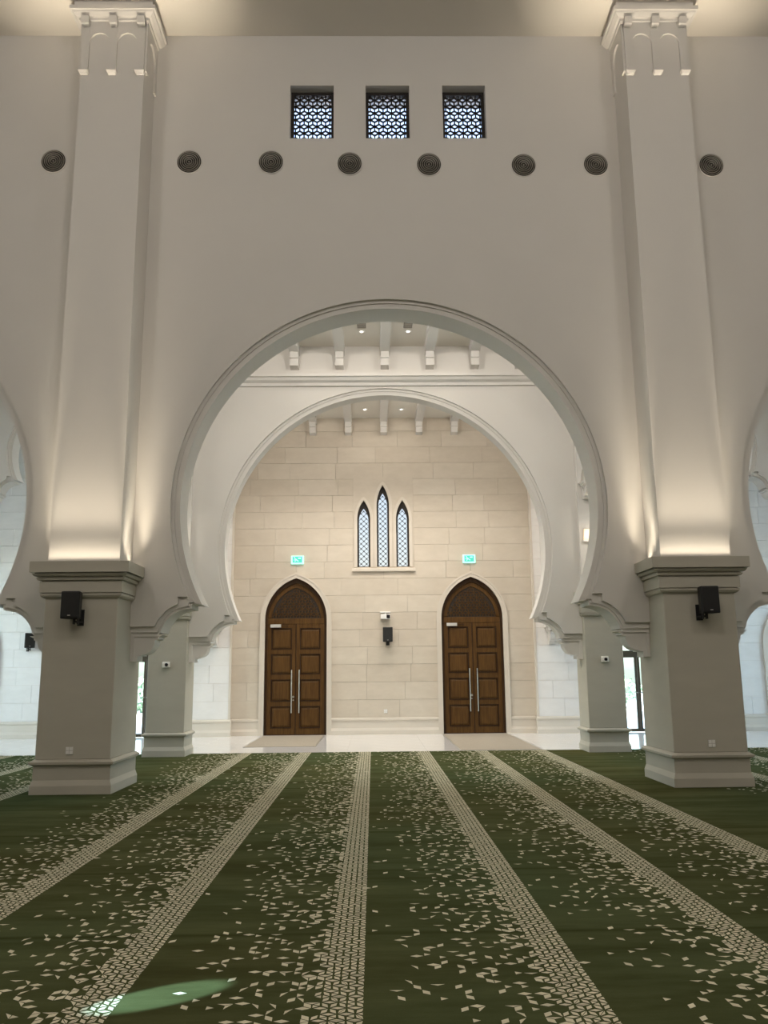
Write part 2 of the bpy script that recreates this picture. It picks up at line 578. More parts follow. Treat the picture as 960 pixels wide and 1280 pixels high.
def rows(x0, x1, z0, z1, rh, openings, blen, rng, gap):
    """split a wall face with openings into courses of blocks; returns block polygons (x,z)"""
    out = []
    n = max(1, round((z1 - z0) / rh))
    rh = (z1 - z0) / n
    for k in range(n):
        a, c_ = z0 + k * rh, z0 + (k + 1) * rh
        ops = sorted([o for o in openings if o['z0'] < c_ - 1e-6 and o['za'] > a + 1e-6], key=lambda o: o['cx'])
        # edges of free spans
        edges = [('x', x0)]
        for o in ops:
            edges += [('L', o), ('R', o)]
        edges.append(('x', x1))
        for i in range(0, len(edges), 2):
            e0, e1 = edges[i], edges[i + 1]

            def ex(e, z):
                if e[0] == 'x':
                    return e[1]
                o = e[1]
                h = o['half'](z) if z >= o['z0'] - 1e-6 else 0.0
                return o['cx'] - h if e[0] == 'L' else o['cx'] + h
            if e0[0] == 'x':
                s0 = e0[1]
            else:
                s0 = e0[1]['cx'] + (0 if c_ > e0[1]['za'] else e0[1]['half'](a))
            s1 = e1[1] if e1[0] == 'x' else e1[1]['cx'] - (0 if c_ > e1[1]['za'] else e1[1]['half'](a))
            if s1 - s0 < 0.02:
                continue
            # straight joints between
            lo = e0[1] if e0[0] == 'x' else e0[1]['cx'] + e0[1]['half'](a)
            hi = e1[1] if e1[0] == 'x' else e1[1]['cx'] - e1[1]['half'](a)
            cuts = []
            if blen:
                p = lo + blen * (0.35 + 0.65 * rng.random())
                while p < hi - blen * 0.35:
                    cuts.append(p)
                    p += blen * (0.7 + 0.6 * rng.random())
            bounds = [e0] + [('x', q) for q in cuts] + [e1]
            zz = [a + gap + (rh - 2 * gap) * j / 8 for j in range(9)]
            for j in range(len(bounds) - 1):
                l_, r_ = bounds[j], bounds[j + 1]
                zl = [zz[0], zz[-1]] if l_[0] == 'x' else sorted(zz + [z for z in (l_[1]['za'], l_[1]['z0'], l_[1]['z0'] - 1e-4) if zz[0] < z < zz[-1]])
                zr = [zz[0], zz[-1]] if r_[0] == 'x' else sorted(zz + [z for z in (r_[1]['za'], r_[1]['z0'], r_[1]['z0'] - 1e-4) if zz[0] < z < zz[-1]])
                pl = [(ex(l_, z) + gap, z) for z in zl]
                pr = [(ex(r_, z) - gap, z) for z in zr]
                if pr[0][0] - pl[0][0] < 0.01 and pr[-1][0] - pl[-1][0] < 0.01:
                    continue
                out.append(pr + pl[::-1])
    return out


DOORS = [pointed(-2.262, 0.80, 2.92, 3.99, 0.0), pointed(2.315, 0.80, 2.92, 3.99, 0.0)]
LANC = [pointed(-0.49, 0.172, 5.55, 6.06, 4.27), pointed(0.02, 0.165, 5.93, 6.475, 4.27), pointed(0.54, 0.172, 5.55, 6.06, 4.27)]
# lancet group panel: one rectangular recess for the stone frame
GROUP = dict(cx=0.03, hw=0.80, zs=6.70, za=6.70, z0=4.16, half=lambda z: 0.80 if z < 6.70 else 0.0)
GL = [pointed(-10.725, 0.85, 2.10, 3.30, 0.0), pointed(-6.03, 0.85, 2.10, 3.30, 0.0), pointed(6.50, 0.85, 2.10, 3.30, 0.0), pointed(10.725, 0.85, 2.10, 3.30, 0.0)]

wb = tag(empty('wall_back'), 'pale beige stone block wall with two wooden doors', 'wall', kind='structure')
rng = random.Random(3)
mb = MB()
for poly in rows(-3.95, 3.95, 0.0, 8.6, 0.43, DOORS + LANC, 0, rng, 0.0):
    mb.prism(poly, YF + 0.06, YF + 0.42)
mb.build('wall_core', 'gap_dark', wb)
for poly in rows(-3.95, 3.95, 0.42, 8.42, 0.444, DOORS + [GROUP], 1.15, rng, 0.0025):
    d = rng.uniform(0.0, 0.006)
    MB().prism(poly, YF - d, YF + 0.06).build('stone_block', 'ashlar', wb)
# stone panel around the lancets
mb = MB()
for poly in rows(-0.77, 0.83, 4.16, 6.70, 0.32, LANC, 0, rng, 0.0):
    mb.prism(poly, YF - 0.012, YF + 0.06)
lp = mb.build('lancet_panel', 'ashlar', wb)
# pointed hoods and sill
for o, g in zip(LANC, (0.075, 0.075, 0.075)):
    a, c_ = outline(o), outline(o, grow=g)
    MB().strip(a, c_, YF - 0.035, YF - 0.012).build('lancet_hood', 'limestone', lp)
MB().box(-0.80, 0.86, YF - 0.07, YF, 4.15, 4.235).build('lancet_sill', 'limestone', lp, bevel=0.008)
# flanks
for sg in (-1, 1):
    mb = MB()
    xa, xb = (3.90, 13.2) if sg > 0 else (-13.2, -3.90)
    ops = [g for g in GL if xa < g['cx'] < xb]
    for poly in rows(xa, xb, 0.0, 8.6, 0.5, ops, 0, rng, 0.0):
        mb.prism(poly, YFL + 0.05, YF + 0.42)
    fl = mb.build('flank_core', 'limestone', wb)
    xa2, xb2 = (3.87, 13.0) if sg > 0 else (-13.0, -3.87)
    for poly in rows(xa2, xb2, 0.42, 8.42, 0.444, ops, 1.15, rng, 0.0025):
        MB().prism(poly, YFL - rng.uniform(0, 0.004), YFL + 0.05).build('stone_block', 'ashlar_daylit', fl)
    # corner bead of the flank
    x = 3.87 * sg
    MB().prism([(x, YFL - 0.02), (x + 0.05 * sg, YFL - 0.02), (x + 0.05 * sg, YFL + 0.02), (x, YFL + 0.02)], 0.42, 8.4, 'z').build('corner_bead', 'limestone', fl)


def baseboard(name, x0, x1, yf, parent=None):
    prof = [(yf - 0.055, 0), (yf - 0.055, 0.10), (yf - 0.03, 0.165), (yf - 0.03, 0.33), (yf - 0.055, 0.36), (yf - 0.055, 0.395), (yf - 0.01, 0.42), (yf + 0.1, 0.42), (yf + 0.1, 0)]
    return MB().prism(prof, x0, x1, 'x').build(name, 'limestone', parent)


bb = tag(empty('baseboard_back'), 'moulded beige stone baseboard along the back wall', 'baseboard', kind='structure')
segs = [(-3.87, -2.262 - 0.90, YF), (-2.262 + 0.90, 2.315 - 0.90, YF), (2.315 + 0.90, 3.87, YF),
        (-13.0, -11.57, YFL), (-9.88, -6.88, YFL), (-5.18, -3.85, YFL), (3.85, 5.65, YFL), (7.35, 9.88, YFL), (11.57, 13.0, YFL)]
for s_ in segs:
    baseboard('baseboard_run', *s_, bb)

# ------------------------------------------------------------------ other shell walls
XS = 13.0
for sg, nm in ((-1, 'left'), (1, 'right')):
    w = tag(empty('wall_%s' % nm), 'plain off-white side wall at the %s end of the hall' % nm, 'wall', kind='structure')
    mb = MB()
    x0, x1 = sorted((XS * sg, (XS + 0.3) * sg))
    # hall part
    mb.box(x0, x1, -12.3, YW1, 0, 12.3)
    # side wall of the bays with two tall window openings, assumed for daylight
    mb.box(x0, x1, YW1, 13.3, 0, 8.8)
    mb.box(x0, x1, 16.3, 17.9, 0, 8.8)
    mb.box(x0, x1, 21.3, YF + 0.4, 0, 8.8)
    for a, c_ in ((13.3, 16.3), (17.9, 21.3)):
        mb.box(x0, x1, a, c_, 0, 0.45)
        mb.box(x0, x1, a, c_, 5.2, 8.8)
    mb.build('side_wall_panel', 'plaster', w)
w = tag(MB().box(-XS, XS, -12.3, -12.0, 0, 12.3).build('wall_rear', 'plaster'), 'plain off-white rear wall behind the viewer', 'wall', kind='structure')

# ceilings
ch = tag(MB().box(-XS - .3, XS + .3, -12.3, YW1, ZC, ZC + 0.3).build('ceiling', 'ceiling_paint'), 'cream lit plaster ceiling above the tall front wall', 'ceiling', kind='structure')


def beam_ceiling(name, y0, y1, xcs, zb, label, inset):
    c_ = tag(MB().box(-XS - .3, XS + .3, y0, y1, ZA, ZA + 0.3).build(name, 'ceiling_paint'), label, 'ceiling', kind='structure')
    for x in xcs:
        b_ = MB().box(x - 0.1, x + 0.1, y0 - 0.02, y1 - inset, zb, ZA).build('ceiling_beam', 'trim', c_)
        yb = y1 - inset
        prof = [(yb - 0.26, zb), (yb - 0.26, zb - 0.13), (yb - 0.22, zb - 0.14), (yb - 0.22, zb - 0.29), (yb, zb - 0.31), (yb, zb)]
        mb_ = MB()
        mb_.prism(prof, x - 0.085, x + 0.085, 'x')
        mb_.build('beam_end', 'trim', b_)
    return c_


BX = [0.02 + 0.945 * i for i in range(-3, 4)]
beam_ceiling('ceiling_front_bay', YW1B, YW2 + 0.2, BX, 8.13, 'white beamed ceiling between the first and second arches', 0.2)
beam_ceiling('ceiling_back_bay', YW2B, YF + 0.42, [0.06 + 0.955 * i for i in range(-3, 4)], 8.17, 'white beamed ceiling in front of the beige stone wall', 0.42)

# floor: screed, then marble tiles behind the carpet
fl = tag(MB().box(-XS - .3, XS + .3, -12.3, YF + 0.45, -0.30, -0.004).build('floor', 'gap_dark'), 'pale polished marble floor strip behind the carpet', 'floor', kind='structure')
CE = 17.30
tw, td = 0.80, 0.78
tile = None
y = CE
while y < YF:
    d = min(td, YF + 0.3 - y)
    i = -17
    while i < 17:
        x = i * tw
        if tile is None or abs(d - td) > 1e-4:
            o = MB().box(0.001, tw - 0.001, 0.001, d - 0.001, -0.004, 0.0).build('floor_tile', 'marble_floor', fl)
            if tile is None:
                tile = o.data
            o.location = (x, y, 0)
        else:
            inst('floor_tile', tile, fl, (x, y, 0))
        i += 1
    y += td

# ------------------------------------------------------------------ pillars
def pillar(name, cx, cy, h, hb_, yb, cap, shaft_top, crown, label, group):
    """square pillar: plinth, body, capital, shaft (and crown). h half width, yb back face y"""
    root = tag(empty(name, (cx, cy, 0)), label, 'pillar', group)
    y1 = yb - cy
    S = lambda z, e: (z, -h - e, h + e, -h - e, y1 + max(e * 0.2, 0))
    MB().loft([S(0, .025), S(.11, .025), S(.18, -.002), S(.36, -.002), S(.375, .02), S(.385, .045), S(.415, .05), S(.43, .02), S(.445, .0)]).build('plinth', 'pier_stone', root)
    MB().loft([S(.445, -.012), S(2.62, -.012)]).build('body', 'pier_stone', root, bevel=0.012)
    o = cap
    MB().loft([S(2.595, -.005), S(2.61, .03 * o), S(2.635, .05 * o), S(2.655, .05 * o), S(2.655, .03 * o), S(2.67, .03 * o), S(2.67, .06 * o), S(2.82, .06 * o), S(2.82, .035 * o), S(2.835, .035 * o), S(2.84, .09 * o), S(2.87, .105 * o), S(2.87, .08 * o), S(2.885, .08 * o), S(2.89, .13 * o), S(2.915, .155 * o), S(2.925, .155 * o), S(2.925, .125 * o), S(2.94, .125 * o), S(2.94, .19 * o), S(3.09, .19 * o)]).build('capital', 'pier_stone', root)
    hs = h - 0.02
    MB().box(-hs, hs, -hs, y1, 3.09, shaft_top).build('shaft', 'plaster', root)
    if crown:
        ff = -hs
        # frieze: two blind arches between three strips on front, one arch on the side
        fr = MB()
        for xx in (-hs + 0.06, 0.0, hs - 0.06):
            fr.box(xx - 0.06, xx + 0.06, ff - 0.035, ff, 10.86, 11.72)
        fo = fr.build('frieze', 'plaster', root)
        zsp = 11.33
        for a, c_ in ((-hs + 0.12, -0.06), (0.06, hs - 0.12)):
            m_ = (a + c_) / 2
            hw = (c_ - a) / 2
            pts = [(a, 11.72), (c_, 11.72), (c_, zsp)] + arc(m_, zsp, hw, hw * 1.15, 0, 180, 16)[1:-1] + [(a, zsp)]
            MB().prism(pts, ff - 0.03, ff).build('blind_arch', 'plaster', fo)
        for xx in (-hs + 0.06, 0.0, hs - 0.06):
            MB().loft([(10.775, xx - 0.055, xx + 0.055, ff - 0.05, ff), (10.81, xx - 0.075, xx + 0.075, ff - 0.085, ff), (10.86, xx - 0.075, xx + 0.075, ff - 0.085, ff)]).build('frieze_block', 'trim', fo)
            MB().loft([(11.60, xx - 0.045, xx + 0.045, ff - 0.05, ff), (11.63, xx - 0.06, xx + 0.06, ff - 0.11, ff), (11.74, xx - 0.06, xx + 0.06, ff - 0.13, ff)]).build('frieze_block', 'trim', fo)
        for sx in (-1, 1):
            xx = sx * hs
            yw = YW1 - cy
            xo = xx + sx * 0.032
            mb_ = MB()
            for (ya, yc) in ((ff, ff + 0.12), (yw - 0.10, yw + 0.02)):
                mb_.box(min(xx, xo), max(xx, xo), ya, yc, 10.86, 11.71)
            a, c_ = ff + 0.12, yw - 0.10
            m_, hw = (a + c_) / 2, (c_ - a) / 2
            pts = [(a, 11.71), (c_, 11.71), (c_, zsp)] + arc(m_, zsp, hw, hw * 1.1, 0, 180, 14)[1:-1] + [(a, zsp)]
            mb_.prism(pts, min(xx, xo), max(xx, xo), 'x')
            mb_.build('frieze_side', 'plaster', fo)
        T = lambda z, e: (z, -hs - e, hs + e, -hs - e, y1)
        MB().loft([T(11.70, .0), T(11.72, .05), T(11.755, .055), T(11.76, .09), T(11.80, .14), T(11.825, .15), T(11.83, .175), T(11.89, .175), T(11.895, .12), T(12.0, .12)]).build('crown', 'trim', root)
    return root


for sg, nm in ((-1, 'left'), (1, 'right')):
    pillar('pillar', PX * sg, 12.20, 0.515, 0, YW1B + 0.01, 0.86, 11.72, True,
           'massive beige pillar with tall white shaft, %s the sunlit carpet patch' % ('nearer' if sg < 0 else 'farther from'), 'front arcade pillars')
for sg in (-1, 1):
    pillar('pillar', PX * sg, 17.10, 0.385, 0, 17.48, 0.72, 8.34, False,
           'slim beige pillar with small camera, %s the sunlit carpet patch' % ('nearer' if sg < 0 else 'farther from'), 'second arcade pillars')
for sg in (-1, 1):
    pillar('pillar', 2 * PX * sg, 17.10, 0.385, 0, 17.48, 0.72, 8.34, False,
           'slim beige pillar between two small high arches in the side aisle', 'side aisle pillars')

# uplights lying on the capitals (hidden by the slab rim)
UP = (1.0, 0.86, 0.66)
for sg in (-1, 1):
    cx = PX * sg
    lamp('AREA', 'capital_uplight', (cx, 11.60, 3.105), 2.6, UP, aim=(cx, 11.75, 8.0), shape='RECTANGLE', size=1.1, size_y=0.06, spread=math.radians(150))
    lamp('AREA', 'capital_uplight', (cx, 11.59, 3.12), 4.2, UP, aim=(cx, 11.85, 8.0), shape='RECTANGLE', size=1.0, size_y=0.06, spread=math.radians(24))
    for s2 in (-1, 1):
        x = cx + s2 * 0.60
        lamp('AREA', 'capital_uplight', (x, 12.0, 3.11), 1.7, UP, aim=(x - s2 * 0.05, 12.1, 8.0), shape='RECTANGLE', size=0.07, size_y=0.5, spread=math.radians(80))
        lamp('AREA', 'capital_uplight', (x, 11.62, 3.12), 5.0, UP, aim=(x + s2 * 0.25, 11.35, 12.0), shape='RECTANGLE', size=0.1, size_y=0.1, spread=math.radians(18))
        lamp('AREA', 'capital_uplight', (x, 12.05, 3.12), 3.0, UP, aim=(x + s2 * 0.1, 12.35, 8.0), shape='RECTANGLE', size=0.07, size_y=0.4, spread=math.radians(30))
    lamp('AREA', 'capital_uplight', (cx, 16.62, 3.11), 2, UP, aim=(cx, 16.75, 8.0), shape='RECTANGLE', size=0.6, size_y=0.04, spread=math.radians(60))

# ------------------------------------------------------------------ clerestory windows
def hex_lattice(mb_, x0, x1, z0, z1, a, w, y0, y1, inside=None):
    """cube-like lattice: honeycomb edges with three spokes in every cell"""
    W, H = math.sqrt(3) * a, 1.5 * a
    seen = set()

    def seg(p, q):
        key = tuple(sorted(((round(p[0], 4), round(p[1], 4)), (round(q[0], 4), round(q[1], 4)))))
        if key in seen:
            return
        seen.add(key)
        # clip to the rectangle by parameter
        t0, t1 = 0.0, 1.0
        for (c0, c1, lo, hi) in ((p[0], q[0], x0, x1), (p[1], q[1], z0, z1)):
            d = c1 - c0
            if abs(d) < 1e-9:
                if c0 < lo or c0 > hi:
                    return
            else:
                ta, tb = sorted(((lo - c0) / d, (hi - c0) / d))
                t0, t1 = max(t0, ta), min(t1, tb)
        if t1 - t0 < 1e-3:
            return
        pa = (p[0] + (q[0] - p[0]) * t0, p[1] + (q[1] - p[1]) * t0)
        pb = (p[0] + (q[0] - p[0]) * t1, p[1] + (q[1] - p[1]) * t1)
        if inside and not (inside(*pa) and inside(*pb)):
            return
        mb_.bar(pa, pb, w, y0, y1)
    j = -1
    zc_ = z0
    while zc_ < z1 + 2 * a:
        xc = (x0 + x1) / 2 - 8 * W + (W / 2 if j % 2 else 0)
        while xc < x1 + W:
            V = [(xc + a * math.sin(math.radians(60 * i)), zc_ + a * math.cos(math.radians(60 * i))) for i in range(6)]
            for i in range(6):
                seg(V[i], V[(i + 1) % 6])
            for i in (0, 2, 4):
                seg((xc, zc_), V[i])
            xc += W
        zc_ += H
        j += 1


for n, (xa, xb) in enumerate(WX):
    w = empty('window_%d' % (n + 1), ((xa + xb) / 2, YW1, WZ[0]))
    side = ('nearer the sunlit carpet patch', 'between the other two', 'farther from the sunlit carpet patch')[n]
    tag(w, 'small square high window with dark star lattice, %s' % side, 'window', 'high lattice windows', 'structure')
    hx = (xb - xa) / 2
    H = WZ[1] - WZ[0]
    yl = 0.20
    mb = MB()
    for (a0, a1, b0, b1) in ((-hx, -hx + 0.05, 0, H), (hx - 0.05, hx, 0, H), (-hx + .05, hx - .05, 0, 0.03), (-hx + .05, hx - .05, H - 0.05, H)):
        mb.box(a0, a1, yl - 0.03, yl + 0.05, b0, b1)
    mb.build('window_frame', 'dark_screen', w)
    mb = MB()
    hex_lattice(mb, -hx + 0.05, hx - 0.05, 0.03, H - 0.05, 0.082, 0.024, yl, yl + 0.02)
    mb.build('lattice', 'dark_screen', w)
    MB().box(-hx + 0.04, hx - 0.04, yl + 0.06, yl + 0.066, 0.02, H - 0.04).build('window_pane', 'pale_glass', w)

# ------------------------------------------------------------------ lancet windows in the back wall
for n, o in enumerate(LANC):
    w = empty('window_%d' % (n + 4), (o['cx'], YF, o['z0']))
    tag(w, ('shorter slender pointed window flanking the tall one on the stone wall', 'tallest slender pointed window, between two shorter ones on the stone wall', 'shorter slender pointed window flanking the tall one on the stone wall')[n], 'window', 'slender pointed windows', 'structure')
    rel = lambda pts: [(x - o['cx'], z - o['z0']) for x, z in pts]
    outer = rel(outline(o))
    inner = rel(outline(dict(o, **pointed(o['cx'], o['hw'] - 0.045, o['zs'] - 0.03, o['za'] - 0.20, o['z0'] + 0.03))))
    MB().strip(inner, outer, 0.10, 0.16).build('window_frame', 'dark_screen', w)
    MB().box(-o['hw'], o['hw'], 0.10, 0.16, 0, 0.03).build('window_bottom_rail', 'dark_screen', w)
    ow = pointed(0, o['hw'] - 0.03, o['zs'] - o['z0'] - 0.02, o['za'] - o['z0'] - 0.18, 0)
    ins = lambda x, z: abs(x) <= ow['half'](z) and z > 0.0
    mb = MB()
    hx = o['hw'] - 0.03
    px_, pz_ = hx / 1.0, 0.135
    z = 0.03
    k = 0
    top = o['za'] - o['z0']
    while z < top:
        for xx in ((-hx / 2, hx / 2) if k % 2 else (-hx, 0.0, hx)):
            if ins(xx * 0.98, z):
                mb.cyl((xx, 0.118, z), (xx, 0.132, z), 0.020, n=6)
                for sx in (-1, 1):
                    q = (xx + sx * hx / 2, z + pz_ / 2)
                    if ins(q[0] * 0.98, q[1]):
                        mb.bar((xx, z), q, 0.011, 0.12, 0.13)
        z += pz_ / 2
        k += 1
    mb.build('lattice', 'dark_screen', w)
    MB().prism(rel(outline(dict(o, **pointed(o['cx'], o['hw'] - 0.01, o['zs'], o['za'] - 0.05, o['z0'] + 0.01)))), 0.14, 0.146).build('window_pane', 'frosted_glass', w)

# ------------------------------------------------------------------ wooden doors
def wooden_door(name, o, label):
    d = tag(empty(name, (o['cx'], YF, 0)), label, 'door', kind='structure')
    hw, zs, za = o['hw'], o['zs'], o['za']
    R0 = pointed(0, hw, zs, za, 0.0)
    # stone surround, proud of the wall
    MB().strip(outline(R0), outline(R0, grow=0.115), -0.045, 0.06).build('door_surround', 'limestone', d)
    MB().strip(outline(R0, grow=0.08), outline(R0, grow=0.125), -0.06, -0.045).build('surround_bead', 'limestone', d)
    # wooden frame with pointed head
    R1 = pointed(0, hw - 0.065, zs - 0.03, za - 0.12, 0.0)
    MB().strip(outline(R1), outline(R0), 0.03, 0.20).build('door_frame', 'door_wood_dark', d)
    zt = 2.80
    MB().box(-hw + 0.065, hw - 0.065, 0.045, 0.16, zt, zt + 0.15).build('transom_rail', 'door_wood', d, bevel=0.008)
    # carved tympanum
    R2 = pointed(0, hw - 0.16, zs - 0.02, za - 0.24, zt + 0.17)
    R3 = pointed(0, hw - 0.065, zs - 0.03, za - 0.12, zt + 0.15)
    tp = MB().prism(outline(R3), 0.10, 0.13).build('tympanum', 'dark_screen', d)
    MB().strip(outline(R2), outline(R3, base=zt + 0.17), 0.07, 0.10).build('tympanum_border', 'door_wood', tp)
    mb_ = MB()
    ins_ = lambda x, z: abs(x) <= R2['half'](z) and z >= R2['z0']
    hex_lattice(mb_, -hw, hw, R2['z0'], R2['za'], 0.088, 0.017, 0.078, 0.10, ins_)
    mb_.build('carved_lattice', 'door_wood', tp)
    # two leaves
    lw = hw - 0.065
    for sg in (-1, 1):
        xa, xb = (-lw, -0.003) if sg < 0 else (0.003, lw)
        lf = MB().box(xa, xb, 0.075, 0.12, 0.02, zt).build('door_leaf', 'door_wood_dark', d)
        st = 0.10
        mb_ = MB()
        mb_.box(xa, xa + st, 0.055, 0.076, 0.02, zt)
        mb_.box(xb - st, xb, 0.055, 0.076, 0.02, zt)
        zz = [(0.02, 0.17), (0.72, 0.835), (1.39, 1.515), (2.035, 2.15), (2.70, zt)]
        for a_, c_ in zz:
            mb_.box(xa + st, xb - st, 0.055, 0.076, a_, c_)
        mb_.build('leaf_frame', 'door_wood', lf)
        for k_ in range(4):
            a_, c_ = zz[k_][1] + 0.03, zz[k_ + 1][0] - 0.03
            l_, r_ = xa + st + 0.03, xb - st - 0.03
            pn = MB()
            e = 0.045
            pn.add([(l_, 0.076, a_), (r_, 0.076, a_), (r_, 0.076, c_), (l_, 0.076, c_), (l_ + e, 0.058, a_ + e), (r_ - e, 0.058, a_ + e), (r_ - e, 0.058, c_ - e), (l_ + e, 0.058, c_ - e)],
                   [(0, 1, 5, 4), (1, 2, 6, 5), (2, 3, 7, 6), (3, 0, 4, 7), (4, 5, 6, 7)])
            pn.build('door_panel', 'door_wood', lf)
            mm = MB()
            g = 0.018
            for (q0, q1, q2, q3) in ((l_ - .03, l_ - .03 + g, a_ - .03, c_ + .03), (r_ + .03 - g, r_ + .03, a_ - .03, c_ + .03), (l_ - .03 + g, r_ + .03 - g, a_ - .03, a_ - .03 + g), (l_ - .03 + g, r_ + .03 - g, c_ + .03 - g, c_ + .03)):
                mm.box(q0, q1, 0.046, 0.076, q2, q3)
            mm.build('panel_moulding', 'door_wood_dark', lf)
        xh = sg * 0.098
        hd = MB().cyl((xh, 0.0, 0.55), (xh, 0.0, 1.63), 0.013, n=12)
        for zz_ in (0.72, 1.46):
            hd.cyl((xh, 0.0, zz_), (xh, 0.06, zz_), 0.011, n=8)
        hd.build('pull_handle', 'steel', lf, smooth=False)
        if sg < 0:
            MB().box(-0.012, 0.016, 0.045, 0.085, 0.02, zt).build('meeting_stile', 'door_wood_dark', lf)
            MB().cyl((-0.055, 0.03, 0.95), (-0.055, 0.056, 0.95), 0.028, n=14).cyl((-0.055, 0.03, 0.87), (-0.055, 0.056, 0.87), 0.018, n=12).build('lock', 'steel', lf)
            MB().box(-0.66, -0.39, 0.0, 0.056, 2.715, 2.795).build('door_closer', 'closer_grey', lf, bevel=0.006)
            MB().box(-0.39, -0.20, 0.02, 0.035, 2.75, 2.765).build('closer_arm', 'door_wood_dark', lf)
    MB().box(-lw, lw, 0.04, 0.14, 0.0, 0.02).build('threshold', 'door_wood_dark', d)
    return d


wooden_door('door_1', DOORS[0], 'pointed double wooden door whose mat stops short of the carpet')
wooden_door('door_2', DOORS[1], 'pointed double wooden door whose mat reaches the carpet edge')


# ------------------------------------------------------------------ glazed doors in the aisles
def glazed_door(name, o, label):
    d = tag(empty(name, (o['cx'], YFL, 0)), label, 'glass door', 'bronze framed glazed doors', 'structure')
    hw, zs, za = o['hw'], o['zs'], o['za']
    R0 = pointed(0, hw, zs, za, 0.0)
    MB().strip(outline(R0), outline(R0, grow=0.14), -0.05, 0.06).build('door_surround', 'limestone', d)
    R1 = pointed(0, hw - 0.07, zs - 0.02, za - 0.10, 0.0)
    MB().strip(outline(R1), outline(R0), 0.08, 0.18).build('door_frame', 'bronze_frame', d)
    MB().box(-hw + 0.07, hw - 0.07, 0.09, 0.17, 1.93, 2.04).build('transom_bar', 'bronze_frame', d)
    fan = pointed(0, hw - 0.06, zs - 0.02, za - 0.09, 2.04)
    MB().prism(outline(fan), 0.125, 0.133).build('fanlight_pane', 'clear_glass', d)
    for sg in (-1, 1):
        xa, xb = (-hw + 0.07, -0.004) if sg < 0 else (0.004, hw - 0.07)
        mb_ = MB()
        mb_.box(xa, xa + 0.06, 0.10, 0.16, 0.01, 1.93).box(xb - 0.06, xb, 0.10, 0.16, 0.01, 1.93)
        mb_.box(xa + .06, xb - .06, 0.10, 0.16, 0.01, 0.09).box(xa + .06, xb - .06, 0.10, 0.16, 1.86, 1.93)
        lf = mb_.build('door_leaf', 'bronze_frame', d)
        MB().box(xa + 0.05, xb - 0.05, 0.126, 0.134, 0.07, 1.88).build('glass_pane', 'clear_glass', lf)
        xh = sg * 0.035
        MB().cyl((xh, 0.055, 0.98), (xh, 0.10, 0.98), 0.014, n=10).cyl((xh, 0.055, 0.98), (xh + sg * 0.11, 0.055, 0.98), 0.011, n=10).build('lever_handle', 'steel', lf)
    return d


GLN = ('near the loudspeaker turned sideways', 'behind the pillars nearer the sunlit carpet patch', 'behind the pillars farther from the sunlit carpet patch', 'outermost on the side without a sideways loudspeaker')
for n, o in enumerate(GL):
    glazed_door('door_%d' % (n + 3), o, 'bronze framed glass door, %s' % GLN[n])

# tall side windows of the aisles, unseen and assumed from the bluish daylight
n = 7
for sg, nm in ((-1, 'left'), (1, 'right')):
    for ya, yb, wh in ((13.3, 16.3, 'front'), (17.9, 21.3, 'back')):
        w = tag(empty('window_%d' % n, (XS * sg, (ya + yb) / 2, 0.45)), 'assumed tall bronze framed side window at the %s end of the %s bay' % (nm, wh), 'window', kind='structure')
        hy, H = (yb - ya) / 2, 4.75
        mb = MB()
        xa, xb = sorted((0.10 * sg, 0.18 * sg))
        for a, c_ in ((-hy, -hy + .07), (-.035, .035), (hy - .07, hy)):
            mb.box(xa, xb, a, c_, 0, H)
        for a, c_ in ((0, .07), (2.2, 2.27), (H - .07, H)):
            mb.box(xa, xb, -hy + .07, -.035, a, c_).box(xa, xb, .035, hy - .07, a, c_)
        mb.build('window_frame', 'bronze_frame', w)
        for a, c_ in ((-hy + .05, -.02), (.02, hy - .05)):
            for e, g in ((.05, 2.22), (2.25, H - .05)):
                MB().box(0.138 * sg, 0.144 * sg, a, c_, e, g).build('window_pane', 'clear_glass', w)
        pl = lamp('AREA', 'daylight_portal', ((XS + 0.25) * sg, (ya + yb) / 2, 0.45 + H / 2), 1, (1, 1, 1), aim=(0, (ya + yb) / 2, 0.45 + H / 2), shape='RECTANGLE', size=hy * 2, size_y=H)
        pl.data.cycles.is_portal = True
        n += 1

# ------------------------------------------------------------------ carpet
mb = MB()
HOLES = [(sx * PX, 11.655, 12.96, 0.545) for sx in (-1, 1)] + [(sx * k_ * PX, 16.68, 17.60, 0.415) for sx in (-1, 1) for k_ in (1, 2)]
yy = [-12.0, 11.655, 12.96, 16.68, CE]
for ya, yb in zip(yy[:-1], yy[1:]):
    ed = [-XS]
    for hx, h0, h1, hh in sorted(HOLES):
        if h0 <= ya + 1e-6 < h1:
            ed += [hx - hh, hx + hh]
    ed.append(XS)
    for q in range(0, len(ed), 2):
        mb.box(ed[q], ed[q + 1], ya, yb, -0.004, 0.0)
cp = tag(mb.build('carpet', 'carpet_pile'), 'dark green carpet with rows of scattered beige diamonds', 'carpet')
A = 0.048
Wd, Hd = math.sqrt(3) * A, 1.5 * A
rng = random.Random(11)
vs, fs = [], []


def put(poly, shrink):
    cx_ = sum(p[0] for p in poly) / len(poly)
    cy_ = sum(p[1] for p in poly) / len(poly)
    n0 = len(vs)
    for x, y_ in poly:
        d_ = math.hypot(x - cx_, y_ - cy_)
        k_ = max(0.2, 1 - shrink / max(d_, 1e-4))
        vs.append((cx_ + (x - cx_) * k_, cy_ + (y_ - cy_) * k_, 0.0016))
    fs.append(tuple(range(n0, n0 + len(poly))))


